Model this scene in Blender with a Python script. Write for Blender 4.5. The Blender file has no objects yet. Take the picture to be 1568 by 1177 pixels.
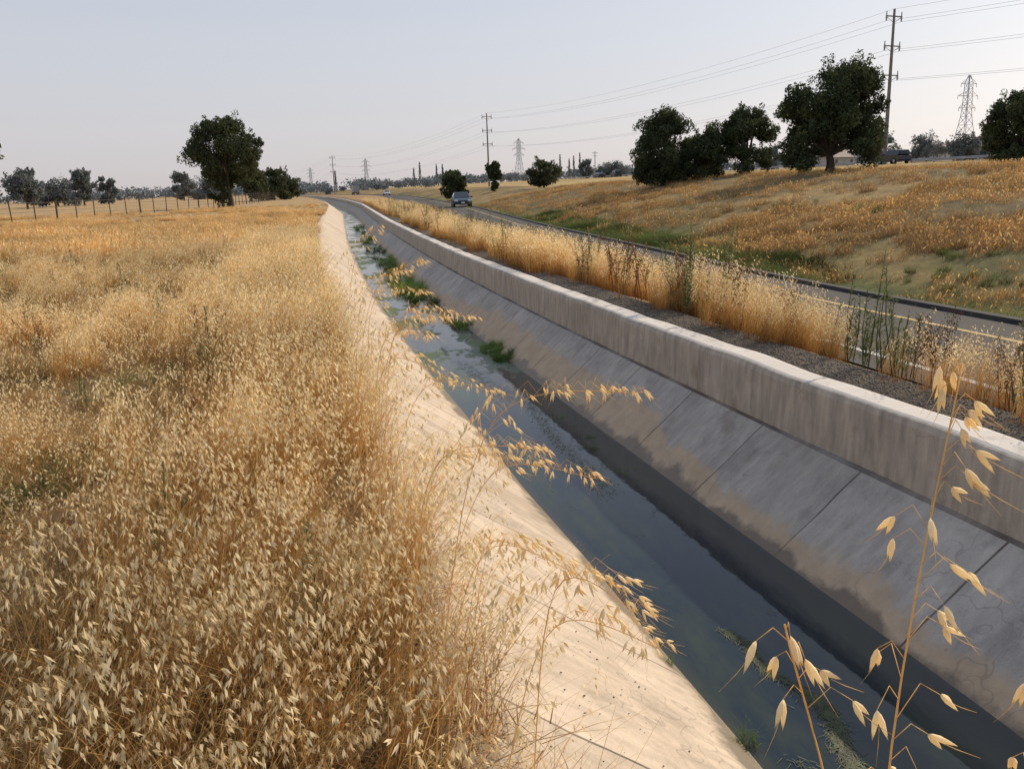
import bpy, math, random
import numpy as np
from mathutils import Vector, Matrix, noise
random.seed(7); np.random.seed(7)
R=random.random
def U(a,b): return a+(b-a)*random.random()
scene=bpy.context.scene
# ------------------------------------------------------------ camera
F=1280.0; p=math.atan(307/F); a=math.atan(253.6/F*math.cos(p)); ro=math.radians(2)
f=Vector((math.sin(a)*math.cos(p),math.cos(a)*math.cos(p),-math.sin(p)))
r=Vector((math.cos(a),-math.sin(a),0)); w=Vector((math.sin(a)*math.sin(p),math.cos(a)*math.sin(p),math.cos(p)))
RR=r*math.cos(ro)-w*math.sin(ro); UU=r*math.sin(ro)+w*math.cos(ro)
cam=bpy.data.objects.new("camera",bpy.data.cameras.new("camera")); scene.collection.objects.link(cam)
cam.matrix_world=Matrix(((RR.x,UU.x,-f.x,0),(RR.y,UU.y,-f.y,0),(RR.z,UU.z,-f.z,0),(0,0,0,1)))
cam.data.sensor_width=36; cam.data.lens=36*F/1568; cam.data.clip_end=8000; cam.data.clip_start=0.02
scene.camera=cam
# ------------------------------------------------------------ light
SA=math.radians(58); SE=math.radians(31)
sd=Vector((math.sin(SA)*math.cos(SE),math.cos(SA)*math.cos(SE),math.sin(SE)))
sl=bpy.data.lights.new("sun","SUN"); sl.energy=5.0; sl.angle=math.radians(0.6); sl.color=(1.0,0.84,0.63)
so=bpy.data.objects.new("sun",sl); scene.collection.objects.link(so); so.rotation_euler=sd.to_track_quat('Z','Y').to_euler()
wd=bpy.data.worlds.new("World"); scene.world=wd; wd.use_nodes=True
nt=wd.node_tree; nt.nodes.clear()
o=nt.nodes.new("ShaderNodeOutputWorld"); bg=nt.nodes.new("ShaderNodeBackground"); sk=nt.nodes.new("ShaderNodeTexSky")
sk.sky_type='NISHITA'; sk.sun_disc=False; sk.sun_elevation=SE; sk.sun_rotation=SA; sk.air_density=1.0; sk.dust_density=2.0; sk.ozone_density=2.0; sk.altitude=0
hs=nt.nodes.new("ShaderNodeHueSaturation"); hs.inputs['Saturation'].default_value=0.55
tc=nt.nodes.new("ShaderNodeTexCoord"); sp=nt.nodes.new("ShaderNodeSeparateXYZ"); nt.links.new(tc.outputs['Generated'],sp.inputs[0])
rp=nt.nodes.new("ShaderNodeValToRGB"); e=rp.color_ramp.elements; e[0].position=0.0; e[0].color=(.77,.71,.72,1); e[1].position=.42; e[1].color=(.52,.61,.80,1)
x_=e.new(.15); x_.color=(.68,.70,.77,1)
nt.links.new(sp.outputs[2],rp.inputs[0])
mu=nt.nodes.new("ShaderNodeVectorMath"); mu.operation='SCALE'; mu.inputs['Scale'].default_value=10.2; nt.links.new(rp.outputs[0],mu.inputs[0])
mx=nt.nodes.new("ShaderNodeMix"); mx.data_type='RGBA'; mx.inputs[0].default_value=.70
nt.links.new(sk.outputs[0],hs.inputs['Color']); nt.links.new(hs.outputs[0],mx.inputs[6]); nt.links.new(mu.outputs[0],mx.inputs[7]); nt.links.new(mx.outputs[2],bg.inputs[0]); bg.inputs[1].default_value=0.1
nt.links.new(bg.outputs[0],o.inputs[0])
scene.view_settings.view_transform='Standard'; scene.view_settings.look='None'; scene.view_settings.exposure=0
# ------------------------------------------------------------ material helpers
class M:
    def __init__(s,name):
        s.m=bpy.data.materials.new(name); s.m.use_nodes=True; s.t=s.m.node_tree; s.b=s.t.nodes["Principled BSDF"]; s.out=s.t.nodes["Material Output"]
    def n(s,ty,**k):
        x=s.t.nodes.new(ty)
        for kk,v in k.items(): setattr(x,kk,v)
        return x
    def l(s,a_,b_): s.t.links.new(a_,b_)
    def pos(s): return s.n("ShaderNodeNewGeometry").outputs['Position']
    def noise(s,scale,detail=4,rough=.6,vec=None,stretch=None):
        x=s.n("ShaderNodeTexNoise"); x.inputs['Scale'].default_value=scale; x.inputs['Detail'].default_value=detail; x.inputs['Roughness'].default_value=rough
        v=vec or s.pos()
        if stretch:
            mp=s.n("ShaderNodeMapping"); mp.inputs['Scale'].default_value=stretch; s.l(v,mp.inputs[0]); v=mp.outputs[0]
        s.l(v,x.inputs['Vector']); return x.outputs['Fac']
    def ramp(s,fac,stops):
        x=s.n("ShaderNodeValToRGB"); e=x.color_ramp.elements
        while len(e)<len(stops): e.new(0.5)
        for i,(q,c) in enumerate(stops):
            e[i].position=q; e[i].color=(c,c,c,1) if not isinstance(c,tuple) else (*c,1)
        s.l(fac,x.inputs[0]); return x.outputs[0]
    def mix(s,fac,A,B,mode='MIX'):
        x=s.n("ShaderNodeMix",data_type='RGBA',blend_type=mode)
        for sock,v in ((x.inputs[0],fac),(x.inputs[6],A),(x.inputs[7],B)):
            if isinstance(v,(int,float)): sock.default_value=v
            elif isinstance(v,tuple): sock.default_value=(*v,1)
            else: s.l(v,sock)
        return x.outputs[2]
    def math(s,op,A,B=0.0,C=0.0,clamp=False):
        x=s.n("ShaderNodeMath",operation=op); x.use_clamp=clamp
        for i,v in enumerate((A,B,C)):
            if isinstance(v,(int,float)): x.inputs[i].default_value=v
            else: s.l(v,x.inputs[i])
        return x.outputs[0]
    def bump(s,h,strength=.5,dist=.01):
        x=s.n("ShaderNodeBump"); x.inputs['Strength'].default_value=strength; x.inputs['Distance'].default_value=dist
        s.l(h,x.inputs['Height']); s.l(x.outputs[0],s.b.inputs['Normal'])
def simple(name,col,rough=.6,metal=0,var=.25,scale=3):
    m=M(name); nz=m.noise(scale,5)
    c=m.ramp(nz,[(.3,tuple(x*(1-var) for x in col)),(.7,tuple(min(1,x*(1+var)) for x in col))])
    m.l(c,m.b.inputs['Base Color']); m.b.inputs['Roughness'].default_value=rough; m.b.inputs['Metallic'].default_value=metal
    return m.m
def foliage(name,stops,trans=.35,var=.35,attr="h"):
    m=M(name); at=m.n("ShaderNodeAttribute",attribute_name=attr)
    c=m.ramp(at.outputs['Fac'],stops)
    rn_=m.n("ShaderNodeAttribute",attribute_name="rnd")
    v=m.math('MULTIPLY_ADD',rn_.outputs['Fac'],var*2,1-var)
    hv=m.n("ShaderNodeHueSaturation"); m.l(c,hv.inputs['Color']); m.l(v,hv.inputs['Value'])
    m.t.nodes.remove(m.b)
    d=m.n("ShaderNodeBsdfDiffuse"); t=m.n("ShaderNodeBsdfTranslucent"); mx=m.n("ShaderNodeMixShader"); mx.inputs[0].default_value=trans
    m.l(hv.outputs[0],d.inputs[0]); m.l(hv.outputs[0],t.inputs[0]); m.l(d.outputs[0],mx.inputs[1]); m.l(t.outputs[0],mx.inputs[2])
    m.l(mx.outputs[0],m.out.inputs[0]); return m.m
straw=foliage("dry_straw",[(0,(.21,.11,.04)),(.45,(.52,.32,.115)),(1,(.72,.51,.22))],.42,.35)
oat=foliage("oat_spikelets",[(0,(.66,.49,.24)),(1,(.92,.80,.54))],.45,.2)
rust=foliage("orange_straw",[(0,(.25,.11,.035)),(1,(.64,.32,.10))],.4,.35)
litter=foliage("straw_litter",[(0,(.18,.12,.07)),(1,(.40,.28,.15))],.2,.4)
green=foliage("green_weed",[(0,(.08,.12,.03)),(1,(.22,.34,.09))],.45,.5)
ditchg=foliage("ditch_weed",[(0,(.05,.065,.02)),(1,(.15,.19,.065))],.3,.6)
greyg=foliage("grey_green_weed",[(0,(.09,.09,.045)),(1,(.23,.26,.12))],.3,.3)
dock=foliage("brown_dock",[(0,(.13,.06,.035)),(1,(.26,.12,.06))],.2,.4)
# ------------------------------------------------------------ mesh builder
class MB:
    def __init__(s): s.v=[];s.f=[];s.m=[];s.h=[]
    def add(s,vs,fs,mat=0,h=0.5):
        b=len(s.v); s.v+= [tuple(x) for x in vs]
        s.h+= list(h) if hasattr(h,'__len__') else [h]*len(vs)
        s.f+= [tuple(i+b for i in q) for q in fs]; s.m+=[mat]*len(fs)
    def box(s,c,d,mat=0,rot=None):
        vs=[]
        for x in(-.5,.5):
            for y in(-.5,.5):
                for z in(-.5,.5):
                    q=Vector((x*d[0],y*d[1],z*d[2]))
                    if rot is not None: q=rot@q
                    vs.append(q+Vector(c))
        s.add(vs,[(0,1,3,2),(4,6,7,5),(0,4,5,1),(2,3,7,6),(0,2,6,4),(1,5,7,3)],mat)
    def tube(s,pts,rad,n=5,mat=0,h=.5,cap=True):
        pts=[Vector(q) for q in pts]; rad=rad if hasattr(rad,'__len__') else [rad]*len(pts)
        vs=[];hh=[]
        for i,q in enumerate(pts):
            d=(pts[min(i+1,len(pts)-1)]-pts[max(i-1,0)])
            if d.length<1e-9: d=Vector((0,0,1))
            d.normalize(); x=d.orthogonal() if abs(d.z)>.95 else d.cross(Vector((0,0,1))); x.normalize(); y=d.cross(x)
            for k in range(n):
                an=2*math.pi*k/n; vs.append(q+(x*math.cos(an)+y*math.sin(an))*rad[i])
                hh.append(h if not isinstance(h,str) else i/(len(pts)-1))
        fs=[(i*n+k,i*n+(k+1)%n,(i+1)*n+(k+1)%n,(i+1)*n+k) for i in range(len(pts)-1) for k in range(n)]
        if cap: fs+=[tuple(range(n-1,-1,-1)),tuple((len(pts)-1)*n+k for k in range(n))]
        s.add(vs,fs,mat,hh)
    def ribbon(s,pts,w0,w1,mat=0,h0=0,h1=1,side=None):
        n=len(pts); vs=[];hh=[]
        if side is None: an=U(0,6.28); side=Vector((math.cos(an),math.sin(an),0))
        for i,q in enumerate(pts):
            t=i/(n-1); ww=(w0+(w1-w0)*t)/2
            vs+=[q-side*ww,q+side*ww]; hh+=[h0+(h1-h0)*t]*2
        s.add(vs,[(2*i,2*i+1,2*i+3,2*i+2) for i in range(n-1)],mat,hh)
    def spindle(s,q,d,L,rr,n=3,mat=0,h=1,bulge=.4,rows=1):
        d=d.normalized(); x=d.orthogonal().normalized(); y=d.cross(x)
        vs=[q]; prof=[(bulge,1)] if rows==1 else [(.18,.7),(.42,1),(.72,.6)]
        for tt,k in prof:
            for j in range(n):
                an=6.283*j/n; vs.append(q+d*L*tt+(x*math.cos(an)+y*math.sin(an))*rr*k)
        vs.append(q+d*L); fs=[(0,1+j,1+(j+1)%n) for j in range(n)]
        for i in range(len(prof)-1):
            fs+=[(1+i*n+j,1+(i+1)*n+j,1+(i+1)*n+(j+1)%n,1+i*n+(j+1)%n) for j in range(n)]
        e=len(vs)-1; b=1+(len(prof)-1)*n
        fs+=[(e,b+(j+1)%n,b+j) for j in range(n)]
        s.add(vs,fs,mat,h)
    def flat(s,q,d,L,wd_,mat,h):
        d=d.normalized(); x=d.cross(Vector((U(-1,1),U(-1,1),U(-1,1)))).normalized()*wd_
        s.add([q,q+d*L*.4+x,q+d*L,q+d*L*.4-x],[(0,1,2,3)],mat,h)
    def obj(s,name,mats,smooth=False,link=True,parent=None,rnd=None):
        me=bpy.data.meshes.new(name); me.from_pydata(s.v,[],s.f); me.update()
        at=me.attributes.new("h",'FLOAT','POINT'); at.data.foreach_set("value",np.array(s.h,dtype=np.float32))
        if rnd is not None:
            at=me.attributes.new("rnd",'FLOAT','POINT'); at.data.foreach_set("value",np.full(len(s.v),rnd,dtype=np.float32))
        for m in mats: me.materials.append(m)
        me.polygons.foreach_set("material_index",np.array(s.m,dtype=np.int32))
        if smooth: me.polygons.foreach_set("use_smooth",np.ones(len(s.f),dtype=bool))
        ob=bpy.data.objects.new(name,me)
        if link: scene.collection.objects.link(ob)
        if parent: ob.parent=parent
        return ob
# ------------------------------------------------------------ layout curves
YS=np.concatenate([np.arange(-60,-6,6),np.arange(-6,26,.16),26*1.018**np.arange(0,270)])
YS=YS[YS<3000]; YS=np.append(YS,3400)
yy=np.arange(-80,3600,.5)
def smooth(xp,fp,k):
    g=np.interp(yy,xp,fp); kk=np.hanning(k); kk/=kk.sum()
    return np.convolve(np.pad(g,(k//2,k//2),mode='edge'),kk,'valid')[:len(yy)]
_c=smooth([-60,0,3,5,8.5,12,19,27,42,90,130,170,220,300,420,700,3500],[1.2,.12,0,-.16,-.4,-.62,-.95,-1.15,-1.38,-1.42,-2.6,-4.7,-8,-16,-32,-90,-900],9)
_rf=smooth([-60,5,9.5,14,19,42,80,150,220,270,344,420,700,3500],[11,9.1,8.9,8.65,8.85,9.9,12.6,15.2,16.6,15.5,8.5,-4,-55,-800],25)
_rn=smooth([-60,5,12,20,42,80,150,220,270,344,420,700,3500],[7.3,5.7,5.4,5.2,5.7,7.5,9.6,10.8,9.8,3,-10,-62,-810],25)
def c(y): return float(np.interp(y,yy,_c))
def rf(y): return float(np.interp(y,yy,_rf))
def rn(y): return float(np.interp(y,yy,_rn))
def cols(y):
    C=c(y);N=rn(y);Rr=rf(y); cz=float(np.interp(y,[0,30,60,120,3500],[.0,-.02,-.1,-.6,-.6]))
    left=[-3400,-1200,-500,-250,-120,-70,-45,-32,-24,-18,-14,-11,-9,-7.5,-6.2,-5.2,-4.4,-3.7,-3.1,-2.6,-2.1,-1.7,-1.3,-.9,-.5,-.15]
    X=[];Z=[]
    for s_ in left: X.append(s_+C+.2); Z.append(-1.6)
    for s_,z in ((.17,-1.6),(.24,-1.62),(.3,-1.95),(1.6,-2.85),(2.85,-2.85),(3.5,-2.3),(3.62,-1.9),(3.70,-1.56),(4.0,-1.56),(4.3,-1.57)): X.append(s_+C); Z.append(z)
    a0=4.3+C; 
    for t in (.3,.6): X.append(a0+(N-.1-a0)*t); Z.append(-1.57-.5*t)
    X+= [N-.1,N,(N+Rr)/2,Rr,Rr+.3]; Z+=[-2.10,-2.16,-2.16,-2.16,-2.14]
    X+= [Rr+.9,Rr+1.7,Rr+2.6]; Z+=[-2.42,-2.6,-2.5]
    K=max(27.0,Rr+13); b=Rr+2.6
    for i in range(1,21):
        t=i/20; X.append(b+(K+3-b)*t); tt=t**.9; Z.append(-2.5+(cz+2.5)*(1-(1-tt)**1.35 if t<1 else 1))
    for dx,dz in ((8,cz+.02),(14,cz+.08),(22,cz+.25),(36,max(cz+.5,.55)),(38,.72),(47,.72),(52,.6),(70,.9),(95,1.3),(220,3.4),(470,7),(1200,12),(3400,20)):
        X.append(K+dx); Z.append(dz)
    return X,Z
def nz(x,y,s): return noise.noise(Vector((x*s,y*s,3.3)))
_tc={}
def terr(x,y):
    ky=round(y*10)
    if ky not in _tc: _tc[ky]=cols(y)
    X,Z=_tc[ky]; return float(np.interp(x,X,Z))
# patchiness of the dry grass on the left bank (0 = open ground, 1 = thick stand)
def stand(x,y):
    s_=x-c(y); band=max(0,min(1,(s_+1.35+.8*nz(3,y,.6))/.6))
    n_=nz(x+9,y+4,.45)+.5*nz(x,y,1.2)
    open_=max(0,min(1,(n_-.08)*6))
    far_=max(0,min(1,(y-15)/8))
    near_=max(0,min(1,(3.0-y)/1.0))*.45
    return max(band*(.75+.5*nz(x,y,1.5)),open_*.85,far_*(.75+n_),near_)
# ------------------------------------------------------------ ground
verts=[];colr=[];nc=len(cols(0)[0])
CL=dict(straw=(.36,.25,.13),soil=(.21,.155,.10),grn=(.14,.145,.065),grav=(.12,.10,.08),strip=(.33,.21,.10),ditch=(.10,.115,.04),emb=(.27,.19,.085),embd=(.14,.11,.055),plat=(.40,.285,.13))
def mixc(a_,b_,t): t=max(0,min(1,t)); return tuple(a_[i]*(1-t)+b_[i]*t for i in range(3))
for y in YS:
    X,Z=cols(y)
    for i,(x,z) in enumerate(zip(X,Z)):
        n1=nz(x,y,.35); n2=nz(x+50,y,.9); n3=nz(x,y+90,.08)
        if i<26:
            k=mixc(CL['straw'],CL['soil'],.5+n1*1.6+n2*.6); k=mixc(k,CL['grn'],(n2-.05)*2.6)
            if i<25: z+=n1*.05+n2*.02
            if i<10: z+=n3*.25
            if y>18: k=mixc(k,CL['straw'],(y-18)/25)
        elif i<36: k=CL['grav']
        elif i<39: k=mixc(CL['grav'],CL['strip'],.8+n2)
        elif i<43: k=CL['grav']
        elif i<46: k=mixc(CL['ditch'],CL['emb'],.1+n1)
        elif i<66:
            k=mixc(CL['emb'],CL['embd'],.4+n1*1.5+n3*1.3+n2*.6); k=mixc(k,CL['ditch'],(.15-(i-46)/20)*3+n1*.6); z+=n1*.13+n3*.25*min(1,(i-45)/6)
        else: k=mixc(CL['plat'],CL['embd'],.15+n3*1.2)
        verts.append((x,y,z)); colr.append((*k,1))
faces=[(j*nc+i,j*nc+i+1,(j+1)*nc+i+1,(j+1)*nc+i) for j in range(len(YS)-1) for i in range(nc-1)]
me=bpy.data.meshes.new("ground"); me.from_pydata(verts,[],faces); me.update()
ca=me.color_attributes.new("base",'FLOAT_COLOR','POINT'); ca.data.foreach_set("color",np.array(colr,dtype=np.float32).ravel())
me.polygons.foreach_set("use_smooth",np.ones(len(faces),dtype=bool))
g=M("dry_ground"); at=g.n("ShaderNodeAttribute",attribute_name="base")
n1=g.noise(9,7,.7); n2=g.noise(70,5,.7); n3=g.noise(.7,5,.65); n4=g.noise(2.6,4,.6,stretch=(1,.6,1))
v=g.math('MULTIPLY',g.math('MULTIPLY_ADD',n1,1.2,.4),g.math('MULTIPLY_ADD',n2,1.2,.4)); v=g.math('MULTIPLY',v,g.math('MULTIPLY_ADD',n3,.9,.55)); v=g.math('MULTIPLY',v,g.math('MULTIPLY_ADD',n4,1.2,.4))
hv=g.n("ShaderNodeHueSaturation"); g.l(at.outputs['Color'],hv.inputs['Color']); g.l(v,hv.inputs['Value'])
g.l(hv.outputs[0],g.b.inputs['Base Color']); g.b.inputs['Roughness'].default_value=.95; g.b.inputs['Specular IOR Level'].default_value=.1
g.bump(g.math('ADD',n1,n2),.9,.03); me.materials.append(g.m)
go=bpy.data.objects.new("ground",me); scene.collection.objects.link(go)
# ------------------------------------------------------------ canal
prof=[(.14,-1.78),(.14,-1.60),(.17,-1.578),(.28,-1.585),(.36,-1.625),(.6,-1.80),(.9,-2.01),(1.2,-2.22),(1.45,-2.395),(1.6,-2.5),(1.78,-2.60),(2.7,-2.62),(2.83,-2.5),(2.98,-2.37),(3.15,-2.225),(3.32,-2.07),(3.455,-1.95),(3.465,-1.945),(3.468,-1.75),(3.47,-1.555),(3.485,-1.515),(3.52,-1.5),(3.68,-1.497),(3.73,-1.51),(3.755,-1.55),(3.77,-1.8)]
cy=YS[(YS>-50)&(YS<600)]; vs=[];np_=len(prof);lat=[]
for y in cy:
    for i,(s_,z) in enumerate(prof):
        dz=0;dx=0
        if i>=17: dx=noise.noise(Vector((0,y*.8,i*.1)))*.02; dz=noise.noise(Vector((7,y*1.3,0)))*.018 if i>18 else 0
        elif i<10: dz=noise.noise(Vector((s_*1.5,y*.7,2)))*.012
        vs.append((s_+c(y)+dx,y,z+dz)); lat.append(s_)
me=bpy.data.meshes.new("concrete_canal"); me.from_pydata(vs,[],[(j*np_+i,j*np_+i+1,(j+1)*np_+i+1,(j+1)*np_+i) for j in range(len(cy)-1) for i in range(np_-1)]); me.update()
at_=me.attributes.new("lat",'FLOAT','POINT'); at_.data.foreach_set("value",np.array(lat,dtype=np.float32))
k=M("canal_concrete"); P=k.pos(); sx=k.n("ShaderNodeSeparateXYZ"); k.l(P,sx.inputs[0]); X_,Y_,Z_=sx.outputs
L_=k.n("ShaderNodeAttribute",attribute_name="lat").outputs['Fac']
big=k.noise(1.1,6,.65); med=k.noise(6,6,.7); fin=k.noise(90,4,.6); streak=k.noise(5,5,.6,stretch=(1.0,2.6,.5)); blot=k.noise(2.6,6,.7)
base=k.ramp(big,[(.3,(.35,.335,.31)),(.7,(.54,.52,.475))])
lft_sunlit=k.ramp(big,[(.3,(.52,.415,.31)),(.7,(.68,.565,.44))])  # left slope: sunlit warmth painted into the concrete colour
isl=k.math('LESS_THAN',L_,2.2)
base=k.mix(isl,base,lft_sunlit)
base=k.mix(.55,base,k.ramp(streak,[(.3,.5),(.68,1.0)]),'MULTIPLY')
base=k.mix(.5,base,k.ramp(fin,[(.3,.7),(.7,1.0)]),'MULTIPLY')
base=k.mix(.45,base,k.ramp(blot,[(.34,.55),(.48,1.0)]),'MULTIPLY')
lip=k.math('GREATER_THAN',L_,3.50)
base=k.mix(k.math('MULTIPLY',lip,.6),base,(.66,.60,.54))
wallf=k.math('MULTIPLY',k.math('GREATER_THAN',L_,3.464),k.math('LESS_THAN',L_,3.5))
base=k.mix(k.math('MULTIPLY',wallf,.5),base,k.mix(k.ramp(streak,[(.32,0.0),(.68,1.0)]),(.20,.155,.115),(.44,.36,.27)))
spot=k.ramp(k.noise(2.3,3,.5),[(.64,0.0),(.70,1.0)])
base=k.mix(k.math('MULTIPLY',spot,.4),base,(.17,.135,.10))
pn=k.n("ShaderNodeTexWhiteNoise",noise_dimensions='1D'); k.l(k.math('FLOOR',k.math('DIVIDE',Y_,1.2)),pn.inputs['W'])
base=k.mix(k.math('MULTIPLY',k.math('LESS_THAN',L_,3.46),.5),base,k.ramp(pn.outputs['Value'],[(0,.72),(1,1.0)]),'MULTIPLY')
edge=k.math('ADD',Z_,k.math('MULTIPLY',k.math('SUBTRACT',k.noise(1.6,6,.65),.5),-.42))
silt_sun_h=k.ramp(k.math('DIVIDE',Y_,40),[(.0,.07),(.14,.10),(.2,.24),(.35,.28),(.45,.12),(1,.14)])  # silt band; its taller stretch also paints the sunlit patch on the slope
lim=k.math('ADD',k.math('MULTIPLY',silt_sun_h,k.math('SUBTRACT',1,isl)),-2.42)
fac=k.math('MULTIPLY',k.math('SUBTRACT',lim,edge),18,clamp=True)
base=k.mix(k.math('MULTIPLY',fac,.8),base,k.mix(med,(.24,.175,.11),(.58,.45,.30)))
wet=k.math('MULTIPLY',k.math('SUBTRACT',-2.43,edge),22,clamp=True)
base=k.mix(k.math('MULTIPLY',wet,.85),base,(.10,.075,.05))
fr=k.math('FRACT',k.math('DIVIDE',k.math('ADD',Y_,k.math('MULTIPLY',k.noise(3,2),.03)),1.2))
jt=k.math('MULTIPLY',k.math('LESS_THAN',fr,.012),k.math('LESS_THAN',L_,3.46))
lj=k.math('MULTIPLY',k.math('GREATER_THAN',L_,3.435),k.math('LESS_THAN',L_,3.464))
jj=k.math('MAXIMUM',jt,lj)
jv=k.ramp(k.noise(1.7,4,.6),[(.35,.45),(.6,.9)])
base=k.mix(k.math('MULTIPLY',jj,jv),base,(.07,.055,.045))
cr=k.n("ShaderNodeTexVoronoi",feature='DISTANCE_TO_EDGE'); cr.inputs['Scale'].default_value=.6
wv=k.n("ShaderNodeVectorMath",operation='ADD'); nn=k.n("ShaderNodeTexNoise"); nn.inputs['Scale'].default_value=3; k.l(P,nn.inputs['Vector']); k.l(P,wv.inputs[0]); k.l(nn.outputs['Color'],wv.inputs[1]); k.l(wv.outputs[0],cr.inputs['Vector'])
ck=k.math('LESS_THAN',cr.outputs['Distance'],.003)
base=k.mix(k.math('MULTIPLY',ck,.35),base,(.15,.12,.1))
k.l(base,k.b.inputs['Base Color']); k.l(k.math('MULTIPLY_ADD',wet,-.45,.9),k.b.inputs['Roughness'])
hh=k.math('SUBTRACT',k.math('ADD',k.math('MULTIPLY',fin,.4),k.math('MULTIPLY',med,.8)),k.math('MULTIPLY',jj,1.5)); k.bump(hh,.6,.008)
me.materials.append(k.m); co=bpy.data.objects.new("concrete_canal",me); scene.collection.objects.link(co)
vs=[];wy=cy;WL=[1.56,1.75,2.2,2.55,2.86];wl=[]
for y in wy:
    for s_ in WL: vs.append((s_+c(y),y,-2.505)); wl.append(s_)
me=bpy.data.meshes.new("canal_water"); me.from_pydata(vs,[],[(5*j+i,5*j+i+1,5*j+i+6,5*j+i+5) for j in range(len(wy)-1) for i in range(4)]); me.update()
at_=me.attributes.new("lat",'FLOAT','POINT'); at_.data.foreach_set("value",np.array(wl,dtype=np.float32))
q=M("canal_water"); al=q.noise(1.5,7,.7,stretch=(1.6,.45,1)); fl=q.noise(14,5,.7,stretch=(1,.5,1))
wlat=q.n("ShaderNodeAttribute",attribute_name="lat").outputs['Fac']
cc=q.mix(q.ramp(al,[(.45,0.0),(.68,1.0)]),(.012,.022,.032),(.036,.048,.032))
wl2=q.math('ADD',wlat,q.math('MULTIPLY',q.math('SUBTRACT',al,.5),.35))
cc=q.mix(q.ramp(q.math('SUBTRACT',wl2,2.0),[(.46,0.0),(.62,.75)]),cc,(.085,.09,.085))
cc=q.mix(q.ramp(q.math('SUBTRACT',wl2,1.5),[(.10,.6),(.20,0.0)]),cc,(.07,.06,.042))
yz=q.n("ShaderNodeSeparateXYZ"); q.l(q.pos(),yz.inputs[0])
mat_=q.math('MULTIPLY',q.ramp(q.noise(1.3,6,.7,stretch=(1,.5,1)),[(.48,0.0),(.53,1.0)]),q.ramp(q.math('DIVIDE',yz.outputs[1],60),[(.15,0.0),(.22,1.0)]))
cc=q.mix(q.math('MULTIPLY',mat_,.85),cc,q.mix(fl,(.03,.05,.015),(.14,.19,.055)))
q.l(cc,q.b.inputs['Base Color']); q.l(q.math('MULTIPLY_ADD',mat_,.5,.03),q.b.inputs['Roughness']); q.b.inputs['IOR'].default_value=1.33
q.bump(q.noise(3,4,.5,stretch=(1,.5,1)),.10,.02); me.materials.append(q.m)
wo=bpy.data.objects.new("canal_water",me); scene.collection.objects.link(wo)
# ------------------------------------------------------------ road
def strip(name,fa,fb,z,mat,y0=-50,y1=900,zf=None):
    ys=YS[(YS>y0)&(YS<y1)]; vs=[]
    for y in ys: vs+=[(fa(y),y,z if zf is None else zf(y)),(fb(y),y,z if zf is None else zf(y))]
    me=bpy.data.meshes.new(name); me.from_pydata(vs,[],[(2*j,2*j+1,2*j+3,2*j+2) for j in range(len(ys)-1)]); me.update(); me.materials.append(mat)
    ob=bpy.data.objects.new(name,me); scene.collection.objects.link(ob); return ob
asp=M("asphalt"); n1=asp.noise(1.2,6,.6,stretch=(1,.15,1)); n2=asp.noise(150,3,.6)
cc=asp.mix(.6,asp.ramp(n1,[(.3,(.060,.057,.055)),(.7,(.095,.09,.085))]),asp.ramp(n2,[(.3,.5),(.7,1.0)]),'MULTIPLY'); asp.l(cc,asp.b.inputs['Base Color']); asp.b.inputs['Roughness'].default_value=.95; asp.b.inputs['Specular IOR Level'].default_value=.2; asp.bump(n2,.4,.004)
yel=simple("yellow_road_paint",(.36,.25,.08),.8,0,.4,6); wht=simple("white_road_paint",(.40,.40,.38),.8,0,.3,6)
strip("road",lambda y:rn(y),lambda y:rf(y),-2.1,asp.m)
strip("road_line_yellow",lambda y:rf(y)-.95,lambda y:rf(y)-.85,-2.096,yel)
strip("road_line_white",lambda y:rn(y)+.45,lambda y:rn(y)+.55,-2.096,wht)
ys=YS[(YS>-50)&(YS<900)]; mb=MB(); dk=simple("asphalt_dike",(.035,.032,.03),.95,0,.3,5)
for y0,y1 in zip(ys[:-1],ys[1:]):
    pr=[(0,-2.15),(.06,-2.04),(.18,-2.03),(.28,-2.2)]
    mb.add([(rf(y0)+s_,y0,z) for s_,z in pr]+[(rf(y1)+s_,y1,z) for s_,z in pr],[(0,1,5,4),(1,2,6,5),(2,3,7,6)])
mb.obj("road_kerb",[dk])
def hk(y): return max(27.0,rf(y)+13)+38.5
strip("highway",lambda y:hk(y),lambda y:hk(y)+8,.76,asp.m,20,700)
mb=MB(); gal=simple("galvanised_steel",(.38,.38,.38),.5,.3,.2,2)
ys=np.arange(40,330,3.8)
for y0,y1 in zip(ys[:-1],ys[1:]):
    x0,x1=hk(y0)+8.6,hk(y1)+8.6
    pr=[(0,1.08),(-.05,1.15),(0,1.22),(-.05,1.30),(0,1.37)]
    mb.add([(x0+s_,y0,z) for s_,z in pr]+[(x1+s_,y1,z) for s_,z in pr],[(i,i+1,i+6,i+5) for i in range(4)])
    mb.box((x0+.1,y0,.95),(.15,.15,.8))
mb.obj("guardrail",[gal])
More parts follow.
